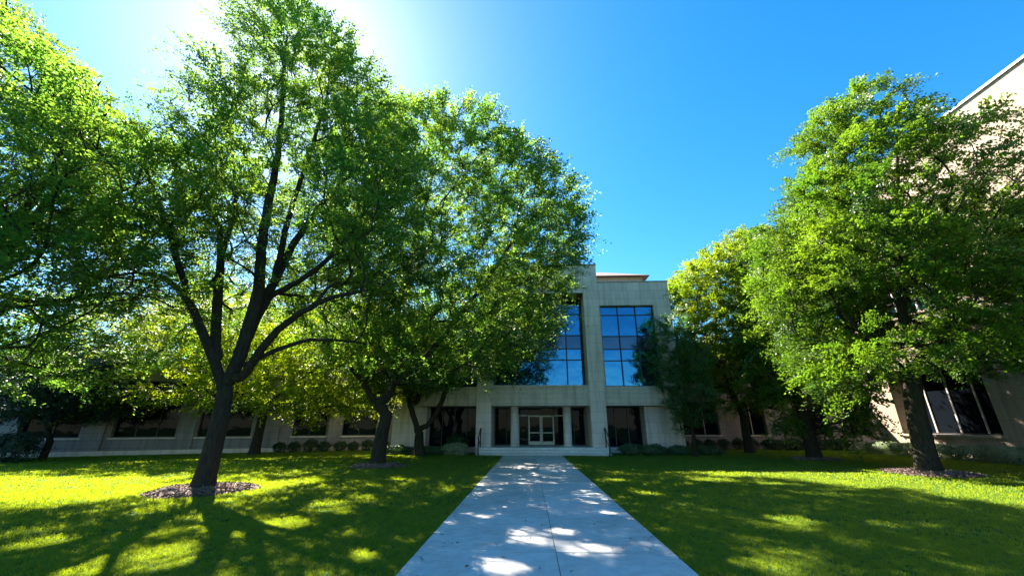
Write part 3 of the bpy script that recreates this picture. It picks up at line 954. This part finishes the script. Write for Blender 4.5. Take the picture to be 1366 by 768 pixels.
T5P = [(17.5,17.1),(17.9,15.0),(18.3,13.2),(19.4,12.2),(20.8,12.7),(21.6,12.6),(21.6,10.0),(21.6,6),(19.89,3.9),(17.71,3.2),(15.5,3.6),(13.9,3.1),(12.0,2.2),(11.3,3.4),(11.0,5.3),(10.8,7.25),(11.0,10.3),(12.4,13.0),(12.9,15.0),(14.2,16.2),(16.2,17.6)]
make_tree('broad_tree', (14.33, 16.12, 0), [(14.33,16.12,0),(14.44,16.1,1.3),(14.59,16.1,2.5),(14.8,16.1,3.4)],
    [([(15.8,16,4.6),(17.5,15.8,5.6),(19.5,15.6,6.6)], .15), ([(15.0,16.1,5),(15.8,16.1,8),(17.0,16.1,12),(17.9,16.1,15)], .2), ([(13.8,16.2,4.6),(12.9,16.3,6.5)], .13), ([(15.8,16.1,7.2),(18.2,15.9,9.6),(19.8,15.6,12)], .12)],
    T5P, 16.1, .34, 'leaf_right', 'tall dense tree in a mulch ring, nearest on the right lawn', n=1150, spacing=.66, dmax=4.4, seed=21, K=9, Ml=25, clip=wall_clip, thr=-.06, leaf=(.11,.068), flat=.45, droop=.35, up=.1, core=.5, )

T6P = [(13.4,12.1),(15.6,14.2),(18.0,15.2),(20.0,13.46),(19.0,6.33),(17.4,1.5),(15.6,0.7),(13.7,1.0),(12.6,3.4),(12.4,7.72)]
make_tree('broad_tree', (14.68, 22.6, 0), [(14.68,22.6,0),(14.62,22.6,1.2),(14.6,22.6,2.0)],
    [([(14.2,22.5,4),(13.9,22.5,7)], .13), ([(15.2,22.6,4),(15.9,22.6,8),(16.6,22.6,11)], .17)],
    T6P, 22.6, .33, 'leaf_right', 'dense mid green tree behind the nearest right tree', n=760, spacing=.74, dmax=3.8, seed=25, K=9, Ml=20, clip=wall_clip, thr=-.25, leaf=(.14,.085), spread=.95, flat=.45, droop=.35, up=.1)

T7P = [(15.6,16.3),(17.6,16.8),(18.6,13.5),(18.8,9.36),(17.0,3.2),(15.2,2.2),(13.1,2.7),(11.8,4.6),(9.9,8.0),(9.8,10.8),(12.2,13.5),(14.2,14.4)]
make_tree('broad_tree', (14.2, 28.0, 0), [(14.2,28.0,0),(14.15,28,1.3),(14.2,28,2.2)],
    [([(13.5,28,4.5),(12.6,28,7)], .12), ([(14.8,28,5),(15.6,28,10)], .16)],
    T7P, 28.0, .28, 'leaf_lime', 'lime green rounded tree beside the right end of the blue glass facade', n=720, spacing=.80, dmax=3.4, seed=29, K=9, Ml=19, clip=wall_clip, thr=-.25, leaf=(.15,.09), spread=1.0, flat=.45, droop=.35, up=.1)

TDP = [(8.6,8.9),(9.6,8.0),(10.8,5.89),(10.7,2.2),(9.5,1.1),(8.3,1.2),(7.75,3.2),(7.4,5.45),(7.5,7.4)]
make_tree('evergreen_tree', (9.3, 24.2, 0), [(9.3,24.2,0),(9.3,24.2,.6),(9.3,24.2,1.1)],
    [([(9.2,24.2,3),(9.1,24.2,7.6)], .09)],
    TDP, 24.2, .13, 'leaf_dark', 'narrow dark tree in front of the right end of the glass facade', n=230, spacing=.62, dmax=1.5, seed=33, K=8, Ml=20, spread=.6, leaf=(.11,.05), thr=-.5, dscale=.9)

def far_tree(base, pts, seed, label, lm='leaf_yellow'):
    x, y, _ = base
    return make_tree('shade_tree', base, [base, (x, y, 2), (x, y, 4)], [([(x+.4, y, 6), (x-.3, y, 10)], .2), ([(x+2, y, 6), (x+3, y, 8)], .12), ([(x-2, y, 6), (x-3, y, 8)], .12)],
        [(x + a, b) for a, b in pts], y, .3, lm, label, n=420, spacing=1.3, dmax=4, seed=seed, K=8, Ml=16, spread=1.5, leaf=(.24, .15), thr=-.3, group='trees behind the left wing')
RP = [(-6.5,5),(-7,9),(-5,13),(-1,15.5),(3,14.5),(6.5,11.5),(7,7.5),(5.5,4.5),(0,4)]
far_tree((-31.5, 38.5, 0), RP, 61, 'leafy tree behind the left wing, farthest left of three')
far_tree((-20.5, 42.5, 0), RP, 62, 'leafy tree behind the left wing, middle of three')
far_tree((-11.5, 44.5, 0), [(a*.85, b*.9) for a, b in RP], 63, 'leafy tree behind the left wing, nearest the central building')

TLP = [(-27.2,3.0),(-26.6,5.3),(-24.8,6.1),(-22.6,5.4),(-21.2,3.6),(-21.6,2.2),(-23,1.7),(-25.3,1.5),(-27,1.8)]
make_tree('small_tree', (-24.4, 20.4, 0), [(-24.4,20.4,0),(-24.35,20.4,.5),(-24.3,20.4,.9)],
    [([(-25.0,20.4,1.9),(-25.6,20.4,4.0)], .09), ([(-23.9,20.3,2.0),(-23.3,20.2,4.2)], .10)],
    TLP, 20.0, .17, 'leaf_bluegreen_shaded', 'small dark bushy tree in front of the wing wall at the far left', n=330, spacing=.58, dmax=2.2, seed=37, K=8, Ml=24, spread=.65, leaf=(.10,.055), thr=-.5)

# ------------------------------------------------------------------ shrubs
def shrub_mesh(rx, ry, rz, n, leaf, material, seed, lump=.22, boxy=2.0):
    rg = np.random.default_rng(seed)
    d = rg.normal(0, 1, (n, 3)); d /= np.linalg.norm(d, axis=1)[:, None]
    d[:, 2] = np.abs(d[:, 2]) * np.sign(rg.uniform(-.35, 1, n))
    lp = np.array([noise.noise(Vector((v[0]*2.2*max(1, rx) + seed, v[1]*2.2, v[2]*2.4))) for v in d])
    r = (1 + lump * lp * 2) * rg.uniform(.55, 1.03, n) ** .5
    sup = (np.abs(d) ** boxy).sum(1) ** (-1 / boxy)
    p = d * (r * sup)[:, None] * (rx, ry, rz)
    p[:, 2] = np.maximum(p[:, 2] + rz * .8, .02)
    nb = d + rg.normal(0, .55, (n, 3)); nb /= np.linalg.norm(nb, axis=1)[:, None]
    ld = rg.normal(0, 1, (n, 3)) + (0, 0, .6)
    ld -= nb * (ld * nb).sum(1)[:, None]; ld /= np.linalg.norm(ld, axis=1)[:, None]
    wv = np.cross(ld, nb)
    s_ = rg.uniform(.7, 1.3, (n, 1))
    ld *= leaf * s_; wv *= leaf * .28 * s_
    q = np.stack([p, p + ld * .5 + wv, p + ld, p + ld * .5 - wv], 1).reshape(-1, 3)
    return mesh_from('foliage', q, [np.arange(len(q)).reshape(-1, 4)], material)

def stems_mesh(rx, ry, rz, k, seed):
    rr = random.Random(seed)
    m = MB()
    for _ in range(k):
        a = rr.uniform(0, 6.28)
        x, y = math.cos(a) * rx * rr.uniform(.1, .75), math.sin(a) * ry * rr.uniform(.1, .75)
        m.tube([(x * .35, y * .35, -.02), (x * .7, y * .7, rz * .7), (x, y, rz * 1.35)], [.014, .010, .004], 5)
    return m

def shrub(loc, rx, ry, rz, n, leaf, mk, seed, label, name='shrub', cat='shrub', group=None, boxy=2.0, rotz=0.0, lump=.22):
    t = thing(name, loc, rotz, label, cat, group)
    link('foliage', shrub_mesh(rx, ry, rz, n, leaf, M[mk], seed, lump, boxy), t)
    stems_mesh(rx, ry, rz, int(8 + rx * 6), seed).build('stem', M['bark'], t)
    return t

ORD = ['first', 'second', 'third', 'fourth', 'fifth', 'sixth', 'seventh', 'eighth', 'ninth', 'tenth', 'eleventh']
for i in range(9):
    u = u_of(372 + i * 19.5) + random.uniform(-.1, .1)
    x, y = O.x + ux * u + uy * 1.0, O.y + uy * u - ux * 1.0
    s_ = random.uniform(.85, 1.12)
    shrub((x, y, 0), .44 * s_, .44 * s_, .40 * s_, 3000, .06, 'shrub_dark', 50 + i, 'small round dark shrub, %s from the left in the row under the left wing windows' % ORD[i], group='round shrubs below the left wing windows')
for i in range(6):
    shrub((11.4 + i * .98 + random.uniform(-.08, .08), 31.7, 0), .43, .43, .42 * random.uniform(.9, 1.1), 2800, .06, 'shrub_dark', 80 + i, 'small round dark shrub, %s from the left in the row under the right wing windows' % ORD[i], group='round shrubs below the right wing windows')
shrub((-4.35, 24.9, 0), .78, .6, .38, 9000, .06, 'shrub_pale', 101, 'rounded pale flowering shrub beside the left handrail', name='flowering_shrub')
shrub((-5.9, 25.5, 0), 1.1, .55, .27, 9000, .06, 'juniper', 102, 'low spreading green shrub behind the multi stem tree', name='spreading_shrub')
shrub((-8.2, 25.7, 0), 1.1, .6, .30, 9000, .06, 'juniper', 103, 'low spreading shrub left of the multi stem tree', name='spreading_shrub')
shrub((-4.6, 26.6, 0), .75, .6, .62, 7000, .07, 'shrub_dark', 104, 'dark bushy shrub in front of the window left of the portal', name='bushy_shrub')
for i, (x, y, a, c) in enumerate([(5.95, 25.3, .65, .36), (7.3, 25.5, .85, .32), (9.0, 25.7, .95, .28), (10.8, 26.0, .9, .25)]):
    shrub((x, y, 0), a, .55, c, 7500, .06, 'juniper', 110 + i, ['bluish low shrub right beside the right handrail', 'low spreading shrub, second right of the handrail', 'low spreading shrub under the narrow dark tree', 'flat spreading shrub at the right corner of the glass facade'][i], name='spreading_shrub', group='low shrubs right of the entrance steps')
shrub((-24.9, 19.2, 0), 1.4, .9, .7, 11000, .08, 'leaf_bluegreen_shaded', 121, 'loose dark bush at the foot of the small dark tree at the left edge', name='bushy_shrub', lump=.4)
for i, (x, y) in enumerate([(17.6, 31.4), (19.0, 31.3), (20.5, 31.2), (21.9, 31.0)]):
    shrub((x, y, 0), .8, .6, .42, 5500, .07, 'shrub_dark', 130 + i, 'dark shrub, %s from the left along the shaded right wing corner' % ORD[i], group='dark shrubs at the right wing corner')
hd = thing('hedge', (21.75, 21.3, 0), 0, 'pale grey green clipped hedge along the sunlit side building', 'hedge')
for j in range(9):
    me = shrub_mesh(.62, 1.02, .40, 15000, .05, M['shrub_pale'], 140 + j, .16, 3.2)
    o = link('foliage', me, hd, (random.uniform(-.06, .06), -8.0 + j * 1.72, 0))
    stems_mesh(.5, .9, .4, 14, 140 + j).build('stem', M['bark'], hd, loc=(0, -8.0 + j * 1.72, 0))

# ------------------------------------------------------------------ mulch rings
rings = [(-8.65, 11.2, 1.2, 'wood chip mulch ring around the large forked tree on the left', 'chip'), (-6.5, 18.1, 1.12, 'wood chip mulch ring around the tree nearer the path on the left', 'chip'),
         (14.33, 16.1, 1.3, 'wood chip mulch ring around the nearest right tree', 'chip'), (14.68, 22.6, 1.05, 'wood chip mulch ring around the second right tree', 'chip'),
         (-14.6, 8.6, 1.3, 'wood chip mulch ring around the left edge tree', 'chip')]
for i, (x, y, r, lab, _) in enumerate(rings):
    t = thing('mulch_ring', (x, y, 0), 0, lab, 'mulch ring', 'mulch rings under the trees')
    rg = np.random.default_rng(200 + i)
    m = MB()
    K = 40
    er = [r * (1 + .07 * math.sin(3 * a + i) + .04 * math.sin(7 * a)) for a in [2 * math.pi * j / K for j in range(K)]]
    for j in range(K):
        a0, a1 = 2*math.pi*j/K, 2*math.pi*((j+1) % K)/K
        r0, r1 = er[j], er[(j+1) % K]
        P = lambda a, q, z: (math.cos(a)*q, math.sin(a)*q, z)
        m.quad(P(a0, r0, .005), P(a1, r1, .005), P(a1, r1*.8, .07), P(a0, r0*.8, .07))
        m.quad(P(a0, r0*.8, .07), P(a1, r1*.8, .07), P(a1, r1*.3, .11), P(a0, r0*.3, .11))
        m.quad(P(a0, r0*.3, .11), P(a1, r1*.3, .11), P(0, 0, .13))
    m.build('mulch_bed', M['mulch_soil'], t)
    n = 4200
    a = rg.uniform(0, 2*math.pi, n)
    q = np.sqrt(rg.uniform(.02, 1, n))
    rr_ = q * np.interp(a, np.linspace(0, 2*math.pi, K+1), er + [er[0]]) * 1.04
    z = np.interp(q, [0, .3, .8, 1], [.13, .11, .07, .012]) + rg.uniform(.005, .03, n)
    p = np.stack([np.cos(a)*rr_, np.sin(a)*rr_, z], 1)
    dv = rg.normal(0, 1, (n, 3)) * (1, 1, .35); dv /= np.linalg.norm(dv, axis=1)[:, None]
    nv = rg.normal(0, .45, (n, 3)) + (0, 0, 1.); wv = np.cross(dv, nv); wv /= np.linalg.norm(wv, axis=1)[:, None]
    dv *= rg.uniform(.025, .06, (n, 1)); wv *= rg.uniform(.008, .02, (n, 1))
    V = np.stack([p-dv-wv, p+dv-wv, p+dv+wv, p-dv+wv], 1).reshape(-1, 3)
    tag(link('wood_chips', mesh_from('wood_chips', V, [np.arange(4*n).reshape(-1, 4)], M['chip']), t), kind='stuff')

# ------------------------------------------------------------------ grass
def tuft_mesh(name, nb, h, wd, rad, seed):
    rg = np.random.default_rng(seed)
    V, F = [], []
    for _ in range(nb):
        a, r_ = rg.uniform(0, 6.28), rad * math.sqrt(rg.uniform(0, 1))
        x, y = math.cos(a) * r_, math.sin(a) * r_
        b = rg.uniform(0, 6.28); lean = rg.uniform(.1, .75) * h
        hh = h * rg.uniform(.6, 1.15)
        dx, dy = math.cos(b) * lean, math.sin(b) * lean
        c = b + math.pi / 2 + rg.uniform(-.5, .5)
        wx, wy = math.cos(c) * wd / 2, math.sin(c) * wd / 2
        i = len(V)
        V += [(x-wx, y-wy, 0), (x+wx, y+wy, 0), (x+dx*.35+wx*.8, y+dy*.35+wy*.8, hh*.6), (x+dx*.35-wx*.8, y+dy*.35-wy*.8, hh*.6), (x+dx, y+dy, hh)]
        F += [(i, i+1, i+2, i+3), (i+3, i+2, i+4)]
    me = bpy.data.meshes.new(name)
    me.from_pydata(V, [], F)
    me.materials.append(M['grass'])
    return bpy.data.objects.new(name, me)

def keep_mask(X, Y):
    k = ~((X > PX0 + .02) & (X < PX1 - .02) & (Y < 25))
    for x, y, r, *_ in rings:
        k &= (X - x) ** 2 + (Y - y) ** 2 > (r * .97) ** 2
    k &= ~((X > -3.2) & (X < 4.8) & (Y > 24.72))
    k &= ~((X > -9) & (X < 9.8) & (Y > 26.0))
    k &= (X < 22.9)
    k &= (Y < 32.9)
    d = (X - O.x) * (-uy) + (Y - O.y) * ux
    k &= d < -.22
    return k

def grass_layer(name, lo, hi, dens, tuft, smin, smax, seed):
    rg = np.random.default_rng(seed)
    x0, x1, y0, y1 = max(-hi, -31), min(hi, 23), -3, min(hi, 33)
    n = int((x1-x0) * (y1-y0) * dens)
    X, Y = rg.uniform(x0, x1, n), rg.uniform(y0, y1, n)
    D = np.hypot(X, Y)
    k = (D >= lo) & (D < hi) & keep_mask(X, Y) & (np.abs(X) < (Y + 3.5) * 1.6 + 2)
    X, Y = X[k], Y[k]
    n = len(X)
    me = bpy.data.meshes.new(name)
    me.vertices.add(n)
    me.vertices.foreach_set('co', np.stack([X, Y, np.full(n, .0)], 1).astype(np.float32).ravel())
    rot = np.stack([rg.normal(0, .12, n), rg.normal(0, .12, n), rg.uniform(0, 6.283, n)], 1).astype(np.float32)
    a = me.attributes.new('rot', 'FLOAT_VECTOR', 'POINT'); a.data.foreach_set('vector', rot.ravel())
    patch = np.array([noise.noise(Vector((x * .8, y * .8, 3.1))) for x, y in zip(X, Y)])
    a = me.attributes.new('siz', 'FLOAT', 'POINT'); a.data.foreach_set('value', (rg.uniform(smin, smax, n) * (1 + .25 * patch)).astype(np.float32))
    return me, tuft, n

def gn_group(tuft):
    ng = bpy.data.node_groups.new('tufts', 'GeometryNodeTree')
    ng.interface.new_socket('Geometry', in_out='INPUT', socket_type='NodeSocketGeometry')
    ng.interface.new_socket('Geometry', in_out='OUTPUT', socket_type='NodeSocketGeometry')
    n = ng.nodes
    gi, go = n.new('NodeGroupInput'), n.new('NodeGroupOutput')
    oi = n.new('GeometryNodeObjectInfo'); oi.inputs['Object'].default_value = tuft
    iop = n.new('GeometryNodeInstanceOnPoints')
    r_ = n.new('GeometryNodeInputNamedAttribute'); r_.data_type = 'FLOAT_VECTOR'; r_.inputs['Name'].default_value = 'rot'
    s_ = n.new('GeometryNodeInputNamedAttribute'); s_.data_type = 'FLOAT'; s_.inputs['Name'].default_value = 'siz'
    L = ng.links
    L.new(gi.outputs[0], iop.inputs['Points'])
    L.new(oi.outputs['Geometry'], iop.inputs['Instance'])
    L.new(r_.outputs['Attribute'], iop.inputs['Rotation'])
    L.new(s_.outputs['Attribute'], iop.inputs['Scale'])
    L.new(iop.outputs[0], go.inputs[0])
    return ng

tA = tuft_mesh('tuft_near', 14, .037, .0038, .045, 1)
tB = tuft_mesh('tuft_mid', 16, .044, .0075, .08, 2)
tC = tuft_mesh('tuft_far', 18, .052, .014, .14, 3)
for nm, lo, hi, dn, tf, sd in (('near', 0, 9.5, 720, tA, 1), ('mid', 9.5, 17, 170, tB, 2), ('far', 17, 40, 60, tC, 3)):
    me, tf, n = grass_layer('grass', lo, hi, dn, tf, .75, 1.2, sd)
    o = link('grass', me)
    md = o.modifiers.new('tufts', 'NODES')
    md.node_group = gn_group(tf)
    tag(o, {'near': 'short mown lawn grass nearest the camera', 'mid': 'mown lawn grass in the middle of the lawn', 'far': 'mown lawn grass towards the buildings'}[nm], 'grass', kind='stuff')
    print('grass', nm, n)
print('leaf faces', sum(len(o.data.polygons) for o in scene.objects if o.type == 'MESH'))

# the tree that stands behind the viewer and shows in the right hand glass
src = next(o for o in scene.objects if o.get('label', '').startswith('dense mid green tree'))
rt = src.copy(); COL.objects.link(rt)
rt.location = (21.5, -12.0, 0)
rt.rotation_euler = (0, 0, 2.1)
rt['label'] = 'tree standing behind the viewer, reflected darkly in the right hand glass'
for ch in list(src.children):
    c = ch.copy(); COL.objects.link(c); c.parent = rt

# a few fallen leaves on the path and along its edges
rg = np.random.default_rng(77)
n = 260
X = np.where(rg.random(n) < .6, np.where(rg.random(n) < .5, PX0 + np.abs(rg.normal(0, .3, n)), PX1 - np.abs(rg.normal(0, .3, n))), rg.uniform(PX0, PX1, n))
Y = rg.uniform(3, 24.5, n)
p = np.stack([X, Y, np.full(n, .041)], 1)
a = rg.uniform(0, 6.28, n)
dv = np.stack([np.cos(a), np.sin(a), rg.normal(0, .12, n)], 1) * rg.uniform(.018, .04, (n, 1))
wv = np.stack([-np.sin(a), np.cos(a), rg.normal(0, .2, n)], 1) * rg.uniform(.010, .02, (n, 1))
V = np.stack([p - dv, p + wv + (0, 0, .006), p + dv, p - wv + (0, 0, .004)], 1).reshape(-1, 3)
M['dry_leaf'] = leaf_mat('dry_leaf', [(0.10, 0.07, 0.02), (0.20, 0.17, 0.04)], [(0.15, 0.12, 0.03), (0.2, 0.18, 0.04)], tw=.2, cs=8)
tag(link('fallen_leaves', mesh_from('fallen_leaves', V, [np.arange(4*n).reshape(-1, 4)], M['dry_leaf'])), 'few small dry leaves scattered on the concrete path', 'fallen leaves', kind='stuff')
